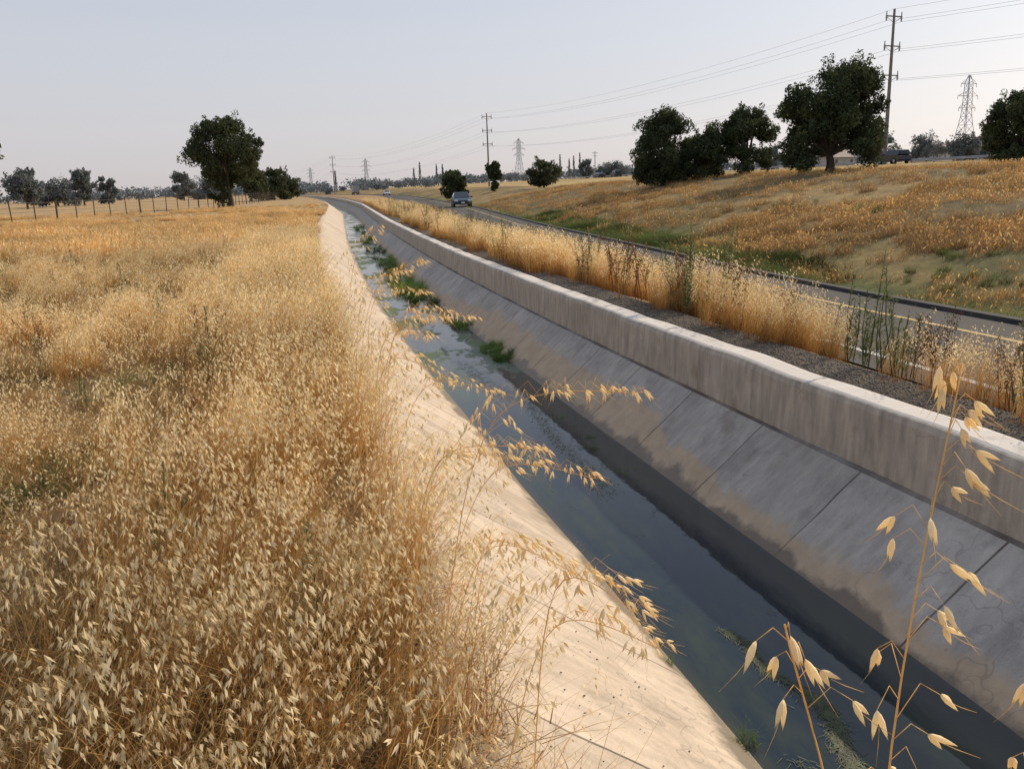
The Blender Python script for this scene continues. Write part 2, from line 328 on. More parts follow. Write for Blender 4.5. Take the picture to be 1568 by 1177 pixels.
# ------------------------------------------------------------ grass assets
def arc(root,ht,lean,ang,droop=0,n=5):
    pts=[]; d=Vector((math.cos(ang),math.sin(ang),0))
    for i in range(n):
        t=i/(n-1); pts.append(Vector(root)+Vector((0,0,ht*(t-droop*t**3)))+d*(lean*ht*t**1.8))
    return pts
def oat_stem(mb,root,ht,lean,ang,nsp,L,wd_=.0024,sm=0,pm=1):
    pts=arc(root,ht,lean,ang,.15,5); mb.ribbon(pts,wd_,wd_*.5,sm,.1,1)
    for i in range(nsp):
        t=.60+.40*(i+.5)/nsp; fi=t*4; i0=min(3,int(fi)); q=pts[i0].lerp(pts[i0+1],fi-i0)
        an=U(0,6.28) if R()<.35 else ang+U(-.9,.9); out=Vector((math.cos(an),math.sin(an),0)); e=(1.12-t)*ht*U(.12,.28)+.008
        m2=q+out*e+Vector((0,0,e*.25))
        mb.ribbon([q,m2],.0011,.0008,sm,.9,1)
        dd=(Vector((0,0,-1))+out*U(.2,1.1)+Vector((U(-.2,.2),U(-.2,.2),0))).normalized()
        s1=dd.cross(Vector((U(-1,1),U(-1,1),.2))).normalized()*.17
        hh=.2+.8*R()
        mb.flat(m2,dd+s1,L*U(.85,1.1),L*.13,pm,hh); mb.flat(m2,dd-s1,L*U(.8,1.05),L*.13,pm,hh)
def coll(name,obs):
    cl=bpy.data.collections.new(name)
    for o_ in obs: cl.objects.link(o_)
    return cl
near=[]
WIND=-.5
for kx in range(8):
    mb=MB(); rad=.09
    for i in range(5):
        an=U(0,6.28);rr=rad*R(); oat_stem(mb,(rr*math.cos(an),rr*math.sin(an),0),U(.42,.86),U(.2,.6),WIND+random.gauss(0,.8),random.choice([8,11,14]),.029)
    for i in range(34):
        an=U(0,6.28);rr=rad*1.1*R(); pts=arc((rr*math.cos(an),rr*math.sin(an),0),U(.2,.72),U(.15,.7),WIND+random.gauss(0,1.2),U(0,.3),4)
        mb.ribbon(pts,U(.0025,.0045),.0008,0 if R()<.5 else 2)
    near.append(mb.obj("oat_clump_%d"%kx,[straw,oat,rust],link=False))
near=coll("a_near_oats",near)
mid=[]
for kx in range(5):
    mb=MB()
    for i in range(15):
        an=U(0,6.28);rr=.16*math.sqrt(R()); h_=U(.42,.78);le=U(.15,.5);aa=WIND+random.gauss(0,.9)
        pts=arc((rr*math.cos(an),rr*math.sin(an),0),h_,le,aa,.15,4); mb.ribbon(pts,.0045,.0025,0)
        for j in range(6):
            t=R();q=pts[2].lerp(pts[3],t*.9+.1); q=q+Vector((U(-.05,.05),U(-.05,.05),U(-.04,.02)))
            mb.flat(q,Vector((U(-.6,.6),U(-.6,.6),-1)),.034,.0055,1,U(0,1))
    for i in range(28):
        an=U(0,6.28);rr=.17*math.sqrt(R()); pts=arc((rr*math.cos(an),rr*math.sin(an),0),U(.15,.65),U(.15,.6),U(0,6.28),U(0,.3),4); mb.ribbon(pts,U(.005,.009),.001,0 if R()<.5 else 2)
    mid.append(mb.obj("grass_tuft_%d"%kx,[straw,oat,rust],link=False))
mid=coll("b_mid_grass",mid)
def fartuft(n,rad,h0,h1,w0,w1,heads,mats,nm):
    o_=[]
    for kx in range(4):
        mb=MB()
        for i in range(n):
            an=U(0,6.28);rr=rad*math.sqrt(R()); pts=arc((rr*math.cos(an),rr*math.sin(an),0),U(h0,h1),U(.1,.6),WIND+random.gauss(0,1.3),U(0,.3),3); mb.ribbon(pts,U(w0,w1),w0*.6,0 if R()<.75 else 2,0,1)
            if R()<heads: mb.flat(pts[-1],Vector((U(-.6,.6),U(-.6,.6),-.6)),.10,.014,1,R())
        o_.append(mb.obj(nm+"_%d"%kx,mats,link=False))
    return coll(nm,o_)
far=fartuft(56,.40,.25,.62,.012,.022,.4,[straw,oat,rust],"c_far_grass")
emb=fartuft(50,.30,.16,.42,.007,.013,.25,[litter,straw,rust],"c2_emb_grass")
low=[]
for kx in range(4):
    mb=MB()
    for i in range(46):
        an=U(0,6.28);rr=.16*math.sqrt(R()); pts=arc((rr*math.cos(an),rr*math.sin(an),0),U(.04,.16),U(.4,1.8),U(0,6.28),U(0,.5),4); mb.ribbon(pts,U(.003,.006),.001,0 if R()<.7 else 1)
    for i in range(2):
        an=U(0,6.28);rr=.15*R();oat_stem(mb,(rr*math.cos(an),rr*math.sin(an),0),U(.15,.4),U(.3,.8),U(0,6.28),6,.025,.002,1,2)
    low.append(mb.obj("low_grass_%d"%kx,[litter,straw,oat],link=False))
low=coll("c3_low_grass",low)
lit=[]
for kx in range(3):
    mb=MB()
    for i in range(70):
        an=U(0,6.28);rr=.3*math.sqrt(R()); aa=U(0,6.28);l_=U(.08,.28); q=Vector((rr*math.cos(an),rr*math.sin(an),U(.005,.03)))
        d=Vector((math.cos(aa),math.sin(aa),U(-.02,.25))); mb.ribbon([q,q+d*l_*.5+Vector((0,0,.01)),q+d*l_],U(.002,.005),.001,0 if R()<.6 else 1,0,1)
    lit.append(mb.obj("litter_%d"%kx,[litter,straw],link=False))
lit=coll("d_litter",lit)
def leafy(mb,root,ht,nl,L,mat):
    top=Vector(root)+Vector((U(-.1,.1)*ht,U(-.1,.1)*ht,ht)); mb.tube([root,Vector(root).lerp(top,.5)+Vector((U(-.03,.03),U(-.03,.03),0)),top],[.006*ht/.8,.005,.002],4,mat,.3)
    for i in range(nl):
        t=U(.1,1); q=Vector(root).lerp(top,t); an=U(0,6.28); out=Vector((math.cos(an),math.sin(an),U(.2,1.1))).normalized()
        l_=L*U(.6,1.2)*(1.15-.5*t)
        if i%2: mb.ribbon([q,q+out*l_*.5+Vector((0,0,.01)),q+out*l_-Vector((0,0,l_*.15))],L*.05,.001,mat,.3,1)
        else:
            sd_=out.cross(Vector((0,0,1))).normalized(); m_=q+out*l_*.5
            mb.add([q,m_+sd_*L*.11,q+out*l_,m_-sd_*L*.11],[(0,1,2,3)],mat,[.3,.7,1,.7])
gw=[]
for kx in range(3):
    mb=MB(); leafy(mb,(0,0,0),.95,90,.10,0)
    for j in range(5):
        leafy(mb,(U(-.15,.15),U(-.15,.15),.0),U(.45,.8),60,.09,0)
    gw.append(mb.obj("weed_a%d"%kx,[greyg],link=False))
for kx in range(2):
    mb=MB()
    for j in range(5):
        rt=Vector((U(-.08,.08),U(-.08,.08),0)); pts=arc(rt,U(.5,.85),U(.1,.4),U(0,6.28),0,5); mb.tube(pts,[.004,.004,.003,.002,.002],4,0,.3)
        for i in range(60):
            t=U(.35,1);fi=t*4;i0=min(3,int(fi)); q=pts[i0].lerp(pts[i0+1],fi-i0)+Vector((U(-.035,.035),U(-.035,.035),U(-.02,.02))); mb.spindle(q,Vector((U(-1,1),U(-1,1),U(-1,1))),.02,.008,3,0,R())
    gw.append(mb.obj("weed_b%d"%kx,[dock],link=False))
gw=coll("e_weeds",gw)
def grc(nm,mat):
    gr=[]
    for kx in range(3):
        mb=MB()
        for i in range(80):
            an=U(0,6.28);rr=.16*math.sqrt(R()); pts=arc((rr*math.cos(an),rr*math.sin(an),0),U(.1,.38),U(.3,1.2),U(0,6.28),U(0,.6),4); mb.ribbon(pts,U(.006,.012),.001,0)
        gr.append(mb.obj(nm+"_%d"%kx,[mat],link=False))
    return coll(nm,gr)
gr=grc("f_green",green); gd=grc("g_ditch",ditchg)
def scatter(name,pts,cl,zr=6.28):
    me=bpy.data.meshes.new(name); me.from_pydata([q[:3] for q in pts],[],[]); me.update()
    rt=me.attributes.new("rot",'FLOAT_VECTOR','POINT'); rt.data.foreach_set("vector",np.array([(U(-.1,.1),U(-.1,.1),U(-zr/2,zr/2)) for q in pts],dtype=np.float32).ravel())
    sc=me.attributes.new("scl",'FLOAT','POINT'); sc.data.foreach_set("value",np.array([q[3] for q in pts],dtype=np.float32))
    rd=me.attributes.new("rnd",'FLOAT','POINT'); rd.data.foreach_set("value",np.array([min(1,max(0,R()*.6+.2+.8*nz(q[0],q[1],.5))) for q in pts],dtype=np.float32))
    ix=me.attributes.new("idx",'INT','POINT'); ix.data.foreach_set("value",np.array([q[4] for q in pts],dtype=np.int32))
    ob=bpy.data.objects.new(name,me); scene.collection.objects.link(ob)
    ng=bpy.data.node_groups.new(name,'GeometryNodeTree'); ng.interface.new_socket("Geometry",in_out='INPUT',socket_type='NodeSocketGeometry'); ng.interface.new_socket("Geometry",in_out='OUTPUT',socket_type='NodeSocketGeometry')
    N=ng.nodes; gi=N.new("NodeGroupInput"); gout=N.new("NodeGroupOutput"); ip=N.new("GeometryNodeInstanceOnPoints"); ci=N.new("GeometryNodeCollectionInfo"); rl=N.new("GeometryNodeRealizeInstances")
    ci.inputs['Collection'].default_value=cl; ci.inputs['Separate Children'].default_value=True; ci.inputs['Reset Children'].default_value=True
    def na(nm,ty):
        x=N.new("GeometryNodeInputNamedAttribute"); x.data_type=ty; x.inputs['Name'].default_value=nm; return [s_ for s_ in x.outputs if s_.enabled and s_.name=='Attribute'][0]
    L=ng.links.new; L(gi.outputs[0],ip.inputs['Points']); L(ci.outputs[0],ip.inputs['Instance']); ip.inputs['Pick Instance'].default_value=True
    L(na("idx",'INT'),ip.inputs['Instance Index']); L(na("rot",'FLOAT_VECTOR'),ip.inputs['Rotation']); L(na("scl",'FLOAT'),ip.inputs['Scale']); L(ip.outputs[0],rl.inputs[0]); L(rl.outputs[0],gout.inputs[0])
    md=ob.modifiers.new("scatter",'NODES'); md.node_group=ng; print(name,len(pts)); return ob
gz=terr
P1=[];P2=[];P3=[];P4=[];PG=[];PL=[]
for i in range(3600):
    y=.5+8*R(); x=U(-.5*y-1.6,.30+c(y))
    s_=x-c(y); sv=stand(x,y)
    if math.hypot(x,y)<.6: continue
    if R()<.03+.40*sv:
        sc=U(.5,.95)+(.18 if s_>-1.2 else -.12)
        if y<1.6: sc*=.8
        P1.append((x,y,gz(x,y)-.01,sc,random.randrange(8)))
    elif R()<.30: PL.append((x,y,gz(x,y)-.005,U(.6,1.3),random.randrange(4)))
for i in range(7000):
    y=8+20*R()**1.1; x=U(-.45*y-1.5,.30+c(y)); s_=x-c(y); sv=stand(x,y)
    if R()<.015+.45*sv: P2.append((x,y,gz(x,y)-.01,U(.5,1.0)+(.2 if s_>-1.5 else -.08),random.randrange(5)))
    elif R()<.3: PL.append((x,y,gz(x,y)-.005,U(.9,1.6),random.randrange(4)))
for i in range(8500):
    y=22+75*R()**1.3; x=U(-.45*y-2,.1+c(y)); n_=nz(x,y,.15)+.5*nz(x,y,.5)
    if R()<.45+n_*1.5: P3.append((x,y,gz(x,y)-.02,(U(.6,1.0)+n_*.4)*(1 if y<38 else .65),random.randrange(4)))
for i in range(1900):
    y=U(.4,14); x=U(-.5*y-1.5,.2+c(y)); P4.append((x,y,gz(x,y)+.003,U(.7,1.3),random.randrange(3)))
for i in range(1500):
    y=U(1.5,22); x=U(-.5*y-1,-.9+c(y))
    if nz(x+50,y,.9)>.05 and R()<.6: PG.append((x,y,gz(x,y),U(.25,.7),random.randrange(3)))
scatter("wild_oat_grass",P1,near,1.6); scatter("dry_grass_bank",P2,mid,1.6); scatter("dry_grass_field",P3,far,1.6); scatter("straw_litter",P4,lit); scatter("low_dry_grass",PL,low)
S1=[];S2=[];W=[]
for i in range(5400):
    y=1.5+13*R(); a0=c(y)+4.15; b0=rn(y)+.15
    t=R(); x=a0+(b0-a0)*t
    if t<.2 and R()<.75: continue
    n_=nz(x,y,.8)
    if n_>-.25 and R()<.24+n_*.5: S1.append((x,y,gz(x,y)-.01,U(.55,1.0)+n_*.35,random.randrange(8)))
for i in range(3000):
    y=14+85*R()**1.3; a0=c(y)+4.0; b0=rn(y)+.2; t=R(); x=a0+(b0-a0)*t
    n_=nz(x,y,.4)
    if R()<.62+n_*1.3: S2.append((x,y,gz(x,y)-.01,U(.65,1.15)+n_*.35,random.randrange(5)))
for x,y,s_,k_ in [(4.75,6.9,1.15,0),(4.7,7.15,.9,1),(4.9,6.7,.8,2),(4.5,9.6,1.25,1),(4.2,10.3,1.2,2),(4.35,10.9,1.1,0),(4.45,10.5,1.2,1),(4.7,5.9,.8,3),(4.8,6.1,.8,4),(4.2,12.2,1.1,1),(4.3,9.9,.9,3),(4.15,13.8,1.2,2),(4.0,16,1.1,0),(4.3,19,1.2,1),(4.1,22,1.2,2),(3.9,26,1.3,0),(4.4,29,1.2,3),(4.2,33,1.2,1),(4.5,4.9,.7,4),(4.7,8.2,.9,4),(4.4,7.6,.7,3),(5.0,5.3,.8,1),(5.2,5.5,.6,0),(4.3,14.9,1,4),(4.5,38,1.4,0)]: W.append((x,y,gz(x,y),s_,k_))
for i in range(150):
    y=U(6,75); x=U(c(y)+4.1,rn(y)); W.append((x,y,gz(x,y),U(.6,1.2),random.randrange(5)))
for i in range(110):
    y=U(2.5,30); x=U(-.42*y-.5,c(y)-.1); W.append((x,y,gz(x,y),U(.25,.75),random.randrange(5)))
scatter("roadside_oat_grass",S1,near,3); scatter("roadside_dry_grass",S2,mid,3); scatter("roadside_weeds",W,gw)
E=[];EG=[]
for i in range(18500):
    if i<6000: y=6+24*R(); x=rf(y)+1.8+(.75*y+4)*R()
    else: y=8+95*R()**1.25; x=rf(y)+2.0+27*R()**.9
    if x>1.05*y+8: continue
    n_=nz(x,y,.3)+.6*nz(x,y,1.0)
    if R()<(.5+n_*1.5 if i>=6000 else .5+n_*.9): E.append((x,y,gz(x,y)-.06+nz(x,y,.35)*.13,U(.6,1.3) if i>=6000 else U(.5,1.05),random.randrange(4)))
for i in range(3400):
    y=6+55*R()**1.2; x=rf(y)+.5+2.3*R()**1.1+.03*y*R()
    n_=nz(x,y,.35)
    if R()<.75+n_*1.6: EG.append((x,y,gz(x,y)-.02,U(.6,1.4)+n_,random.randrange(3)))
for i in range(700):
    y=8+40*R(); x=rf(y)+3+7*R()
    if nz(x,y,.5)>.12: EG.append((x,y,gz(x,y)-.02,U(.4,1.0),random.randrange(3)))
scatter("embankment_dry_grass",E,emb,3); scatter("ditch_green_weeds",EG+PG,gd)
CG=[]
for i in range(200):
    y=random.choice([U(11.6,13),U(14.5,16),U(18,23),U(19,24),U(24,36),U(30,60)]); s_=2.82+U(-.22,.1) if y<18 else 2.7+U(-.5,.18)
    CG.append((s_+c(y),y,-2.52+max(0,(s_-2.83)),U(.22,.55) if y<18 else U(.45,1.05),random.randrange(3)))
for i in range(24):
    y=U(6.5,10.5); CG.append((2.5+c(y)+U(-.12,.15)-.02*(y-8),y,-2.53,U(.12,.3),random.randrange(3)))
CG.append((1.62,3.05,-2.5,.35,0)); CG.append((1.5,3.7,-2.48,.2,1))
scatter("canal_waterweed",CG,gr)
mb=MB()
alg=simple("floating_algae",(.06,.072,.026),.6,0,.5,12)
def strands(x0,y0,x1,y1,n,wd_):
    for i in range(n):
        t=R(); q=Vector((x0+(x1-x0)*t+random.gauss(0,wd_)+.03*math.sin(t*9),y0+(y1-y0)*t+random.gauss(0,wd_*1.4),-2.502+R()*.004)); an=math.atan2(y1-y0,x1-x0)+random.gauss(0,.7); l_=U(.02,.07)
        d=Vector((math.cos(an),math.sin(an),0)); s_=Vector((-d.y,d.x,0)); pts=[q,q+d*l_*.5+s_*U(-.01,.01),q+d*l_+s_*U(-.02,.02)]
        mb.ribbon(pts,U(.002,.005),.001,0,0,1,side=s_)
strands(1.93,4.0,2.08,3.2,700,.014);strands(2.08,3.3,1.98,2.5,1100,.022);strands(1.75,2.9,1.9,2.3,150,.02)
strands(1.95,9.5,1.95,6.2,1100,.05);strands(1.5,12,1.8,9.5,700,.07)
for i in range(30):
    y=U(2,14); x=c(y)+U(1.7,2.7); strands(x,y,x,y+.1,4,.02)
mb.obj("floating_algae",[alg])
mb=MB(); gvl=simple("gravel_stones",(.15,.13,.11),.9,0,.5,8)
def stone(q,s_):
    vs=[];
    for x,y,z in ((1,0,0),(-1,0,0),(0,1,0),(0,-1,0),(0,0,1),(0,0,-1)): vs.append((q[0]+x*s_*U(.6,1.3),q[1]+y*s_*U(.6,1.3),q[2]+z*s_*U(.4,.8)))
    mb.add(vs,[(0,2,4),(2,1,4),(1,3,4),(3,0,4),(2,0,5),(1,2,5),(3,1,5),(0,3,5)])
for i in range(9000):
    y=2.5+15*R()**1.3; x=c(y)+3.78+.75*R(); stone((x,y,gz(x,y)+.004),U(.004,.014))
for i in range(500):
    y=U(1.5,6); x=c(y)+.3+random.random()**2*.9; t=x-c(y); stone((x,y,float(np.interp(t,[.3,.36,1.6],[-1.585,-1.625,-2.5]))+.003),U(.002,.007))
mb.obj("gravel",[gvl])
# wild oats beside the lens and along the canal edge
def hero(root,mids,tip,nsp,L,seed,t0=.5,sp=.12,sides=6):
    random.seed(seed); mb=MB(); ctrl=[Vector(root)]+[Vector(m_) for m_ in mids]+[Vector(tip)]
    pts=[]; n=len(ctrl)
    for i in range(n-1):
        p0=ctrl[max(0,i-1)];p1=ctrl[i];p2=ctrl[i+1];p3=ctrl[min(n-1,i+2)]
        for j in range(8):
            t=j/8; pts.append(.5*((2*p1)+(p2-p0)*t+(2*p0-5*p1+4*p2-p3)*t*t+(3*p1-p0-3*p2+p3)*t**3))
    pts.append(ctrl[-1]); N=len(pts)-1
    mb.tube(pts,[.0011*(1-.6*i/N)+.0003 for i in range(N+1)],5,0,.8)
    for i in range(nsp):
        t=t0+(1-t0)*(i+.5)/nsp; fi=t*N;i0=min(N-1,int(fi)); q=pts[i0].lerp(pts[i0+1],fi-i0); an=U(0,6.28)
        out=Vector((math.cos(an),math.sin(an)*.6,0)); e=(1.1-t)*sp*U(.4,1)+.010
        m1=q+out*e*.5+Vector((0,0,e*.5)); m2=q+out*e+Vector((0,0,e*.15))
        mb.tube([q,m1,m2],[.0004,.0004,.0003],3,0,1)
        dd=(Vector((0,0,-1))+out*U(.3,1.2)+Vector((.35,0,0))).normalized(); s1=dd.cross(Vector((U(-1,1),U(-1,1),.2))).normalized()*U(.12,.3)
        mb.spindle(m2,dd+s1,L*U(.85,1.1),L*.105,sides,1,U(.7,1),.4,3); mb.spindle(m2,dd-s1,L*U(.8,1.05),L*.10,sides,1,U(.7,1),.4,3)
        mb.tube([m2+dd*L*.6,m2+dd*L*1.1+out*.004,m2+dd*L*1.7+out*.012],[.0003,.0003,.0001],3,0,1)
    return mb.obj("wild_oat_plant",[straw,oat],smooth=True,rnd=.9)
hero((.36,.36,-1.6),[(.36,.42,-1.0),(.385,.50,-.5)],(.535,.64,-.17),34,.026,1,.60)
hero((.33,.40,-1.6),[(.32,.46,-1.1),(.36,.50,-.62)],(.285,.49,-.31),7,.024,2,.88)
hero((.38,.30,-1.6),[(.42,.40,-1.1),(.47,.46,-.6)],(.53,.50,-.37),12,.025,3,.8)
gy=[((.1,1.75,-1.6),[(.16,1.75,-1.0),(.30,1.75,-.50)],(.64,1.75,-.47)),((.05,1.9,-1.6),[(.10,1.9,-1.0),(.18,1.85,-.62)],(.42,1.8,-.60)),
((.2,1.25,-1.6),[(.24,1.22,-1.1),(.29,1.2,-.64)],(.43,1.2,-.70)),((.0,2.9,-1.6),[(.05,2.9,-1.0),(.15,2.9,-.5)],(.34,2.9,-.45)),((.0,2.6,-1.6),[(.05,2.6,-1.0),(.1,2.65,-.55)],(.30,2.7,-.62)),
((.05,3.3,-1.6),[(.1,3.3,-1.0),(.2,3.3,-.5)],(.48,3.3,-.52)),((.0,3.6,-1.6),[(.0,3.6,-1.0),(.1,3.6,-.45)],(.32,3.6,-.30)),((.12,2.1,-1.6),[(.2,2.1,-1.1),(.35,2.1,-.75)],(.62,2.05,-.78)),
((.18,1.5,-1.6),[(.25,1.5,-1.2),(.35,1.45,-.85)],(.55,1.4,-.9)),((-.05,4.2,-1.6),[(0,4.2,-1.0),(.08,4.2,-.5)],(.3,4.2,-.40)),((.22,2.3,-1.6),[(.28,2.3,-1.3),(.34,2.2,-1.0)],(.5,2.15,-1.05)),
((.0,3.0,-1.6),[(.1,3.0,-1.1),(.25,3.0,-.72)],(.52,3.0,-.76)),((.2,1.0,-1.6),[(.22,1.05,-1.3),(.25,1.1,-1.0)],(.36,1.15,-1.08)),((-.1,4.8,-1.6),[(-.05,4.8,-1.0),(.05,4.8,-.4)],(.2,4.8,-.2)),
((.1,2.4,-1.6),[(.15,2.4,-1.1),(.25,2.4,-.8)],(.45,2.4,-.82)),((.15,1.9,-1.6),[(.2,1.9,-1.1),(.3,1.85,-.85)],(.5,1.8,-.93)),((0,3.1,-1.6),[(.05,3.1,-1.0),(.12,3.1,-.55)],(.3,3.15,-.56)),((0,3.9,-1.6),[(.05,3.9,-1.0),(.12,3.9,-.5)],(.36,3.9,-.48))]
for i,(a_,b_,c_) in enumerate(gy): hero(a_,b_,c_,40,.027,10+i,.6,.2,4)
random.seed(99)
# ------------------------------------------------------------ trees
bark=simple("bark",(.09,.07,.05),.9,0,.3,4)
def leafmat(name,dark,light,trans=.2):
    m=M(name); at=m.n("ShaderNodeAttribute",attribute_name="h"); cc=m.ramp(at.outputs['Fac'],[(0,dark),(1,light)])
    m.t.nodes.remove(m.b); d=m.n("ShaderNodeBsdfDiffuse"); t=m.n("ShaderNodeBsdfTranslucent"); mx=m.n("ShaderNodeMixShader"); mx.inputs[0].default_value=trans
    m.l(cc,d.inputs[0]);m.l(cc,t.inputs[0]);m.l(d.outputs[0],mx.inputs[1]);m.l(t.outputs[0],mx.inputs[2]);m.l(mx.outputs[0],m.out.inputs[0]); return m.m
lf=leafmat("tree_leaves",(.038,.048,.028),(.105,.12,.058),.25); lf2=leafmat("olive_leaves",(.045,.052,.03),(.12,.13,.068),.25); lfh=leafmat("hazy_leaves",(.13,.145,.145),(.18,.195,.185),.1); lfd=leafmat("distant_haze_leaves",(.18,.20,.215),(.24,.265,.275),.05)  # hazy and distant leaves: haze lightening painted into the leaf colour
def leaves(mb,cx,cy_,cz,rx,ry,rz,n,size,mat=1):
    P=np.random.normal(size=(n,3)); P/=np.linalg.norm(P,axis=1)[:,None]; P*=(np.random.rand(n,1)**.45)
    P=P*np.array([rx,ry,rz])+np.array([cx,cy_,cz]); A=np.random.normal(size=(n,3)); A/=np.linalg.norm(A,axis=1)[:,None]
    B=np.cross(A,np.random.normal(size=(n,3))); B/=np.linalg.norm(B,axis=1)[:,None]; s_=size*np.random.uniform(.6,1.3,(n,1))
    V=np.stack([P-A*s_,P+B*s_*.5,P+A*s_,P-B*s_*.5],1).reshape(-1,3); b=len(mb.v)
    mb.v+=[tuple(v_) for v_ in V.tolist()]; tone=np.clip(np.random.rand()*.5+np.random.rand(n)*.5,0,1); mb.h+=np.repeat(tone,4).tolist()
    mb.f+=[(b+4*i,b+4*i+1,b+4*i+2,b+4*i+3) for i in range(n)]; mb.m+=[mat]*n
def tree(name,x,y,h,wd_,low=.25,K=34,n=260,size=.16,mat=None,seed=1,clr=.2,trunk=.2):
    random.seed(seed);np.random.seed(seed); mb=MB(); z0=terr(x,y)-.1; bushy=low<.1
    zc=z0+h*(low+1)/2; rz=h*(1-low)/2
    fork=Vector((x+U(-.1,.1),y,z0+max(h*low,h*.18))); mb.tube([(x,y,z0),(x+U(-.1,.1),y,z0+h*.1),fork],[trunk*1.4,trunk,trunk*.85],8,0)
    for i in range(K):
        an=U(0,6.28); v_=U(-1,.95); vv=max(0,v_) if bushy else abs(v_)
        rr=math.sqrt(max(0,1-vv**2))*(R()**.4)*.80
        if bushy: rr*=.92+.08*v_
        q=Vector((x+math.cos(an)*rr*wd_/2,y+math.sin(an)*rr*wd_/2,zc+v_*rz*.84)); cr=wd_*clr*U(.55,1.05)
        if i%2==0:
            md_=fork.lerp(q,.5)+Vector((U(-.2,.2),U(-.2,.2),U(0,.4))); mb.tube([fork,md_,q],[trunk*.5,trunk*.25,trunk*.07],5,0)
        q.z=max(q.z,z0+cr*.6)
        leaves(mb,q.x,q.y,q.z,cr,cr,cr*.8,n,size)
        for j in range(4):
            d=Vector((U(-1,1),U(-1,1),U(-.3,1))).normalized()*cr*U(.9,1.25); leaves(mb,q.x+d.x,q.y+d.y,q.z+d.z,cr*.3,cr*.3,cr*.4,n//9,size*.8)
    return mb.obj(name,[bark,mat or lf])
tree("tree",-12.6,105,10.2,10.0,.22,70,300,.16,lf,21,.135,.3)
tree("sapling_shrub",-13.4,104.2,4.6,3.6,.05,16,160,.16,lf,4,.22,.1)
tree("oak_tree",29.8,48.5,6.6,7.6,.02,80,500,.10,lf,25,.13,.25)
tree("round_tree",25.2,64.5,5.8,6.2,.02,50,440,.11,lf,6,.155,.2)
tree("round_tree",28.4,63.4,4.4,5.0,.02,34,380,.11,lf,7,.17,.2)
tree("slender_tree",31.2,62.3,5.2,4.8,.02,34,380,.11,lf,8,.17,.2)
tree("roadside_tree",48.0,53.5,5.2,6.4,.02,44,420,.12,lf,9,.16,.2)
tree("shrub_tree",18.9,143,5.0,5.6,.02,28,300,.18,lf,10,.18,.2)
tree("narrow_tree",24.5,136.5,5.0,2.6,.02,18,260,.17,lf,11,.24,.2)
tree("bush",30,125,3.8,6.0,.02,22,260,.17,lf2,12,.16,.15)
def pol(az,d): return d*math.sin(math.radians(az)),d*math.cos(math.radians(az))
for i,(az,d,h,wd_) in enumerate([(-18.2,200,8,8),(-16.6,230,6,12),(-15.2,215,8.4,7.5),(-13.9,240,7.6,6),(-9.6,260,8,8),(-5.6,170,8.0,9.5),(-4.2,180,6,8),(-3.2,190,4.5,7),(-8.4,300,7,12),(20,330,8,10),(24,260,5,9),(28,240,6,7),(34.5,260,8,10),(37,300,8,14),(40.5,200,7,6),(39,260,6,11),(42,220,6,10),(18,300,5,12),(16.3,380,8,7)]):
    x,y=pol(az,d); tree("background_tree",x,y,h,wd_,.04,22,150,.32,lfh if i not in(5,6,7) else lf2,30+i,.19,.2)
x,y=pol(-22.9,34); tree("edge_tree",x,y,6.6,4.0,.12,22,260,.10,lf,71,.2,.15)
random.seed(5);np.random.seed(5); mb=MB()
for i in range(560):
    az=U(-24,50); d=U(430,1000); x,y=pol(az,d); h=d*U(.007,.014)*(1+.6*max(0,noise.noise(Vector((az*.5,0,0))))); wd_=h*U(.8,1.6); z0=terr(x,y)
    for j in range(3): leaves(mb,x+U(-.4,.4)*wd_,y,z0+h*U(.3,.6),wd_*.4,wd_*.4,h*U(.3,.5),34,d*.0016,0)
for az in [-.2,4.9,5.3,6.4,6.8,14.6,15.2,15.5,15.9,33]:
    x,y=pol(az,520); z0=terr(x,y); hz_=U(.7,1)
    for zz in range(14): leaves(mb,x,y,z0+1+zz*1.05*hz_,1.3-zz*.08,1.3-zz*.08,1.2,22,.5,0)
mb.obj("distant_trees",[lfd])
# ------------------------------------------------------------ fence
random.seed(3)
post=simple("rusty_steel",(.09,.06,.045),.8,.2,.3,5); wire=simple("fence_wire",(.16,.14,.12),.6,.5,.2,3)
path=[(-26,38),(-22,63.5),(-19.5,79),(-14.9,103),(-13.5,135),(-12.5,190),(-14,260)]
fp=[];mb=MB();mw=MB()
for (x0,y0),(x1,y1) in zip(path[:-1],path[1:]):
    Ln=math.hypot(x1-x0,y1-y0); n=max(1,int(round(Ln/3.1)))
    for i in range(n): fp.append((x0+(x1-x0)*i/n,y0+(y1-y0)*i/n))
root=bpy.data.objects.new("wire_fence",None); scene.collection.objects.link(root)
tops=[]
for i,(x,y) in enumerate(fp):
    z=terr(x,y)-.1; lx=U(-.09,.09);ly=U(-.05,.05); hgt=1.7+U(-.15,.2); wr=.075 if i%5==0 else .045
    mb.tube([(x,y,z),(x+lx,y+ly,z+hgt)],wr,6); tops.append((x,y,z,lx,ly))
for k_ in range(5):
    hz=.3+k_*.31
    for A,B in zip(tops[:-1],tops[1:]):
        a1=Vector((A[0]+A[3]*hz/1.5,A[1]+A[4]*hz/1.5,A[2]+hz));b1=Vector((B[0]+B[3]*hz/1.5,B[1]+B[4]*hz/1.5,B[2]+hz)); mw.tube([a1,a1.lerp(b1,.5)-Vector((0,0,.02)),b1],.012,3)
mb.obj("posts",[post],parent=root); mw.obj("wires",[wire],parent=root)
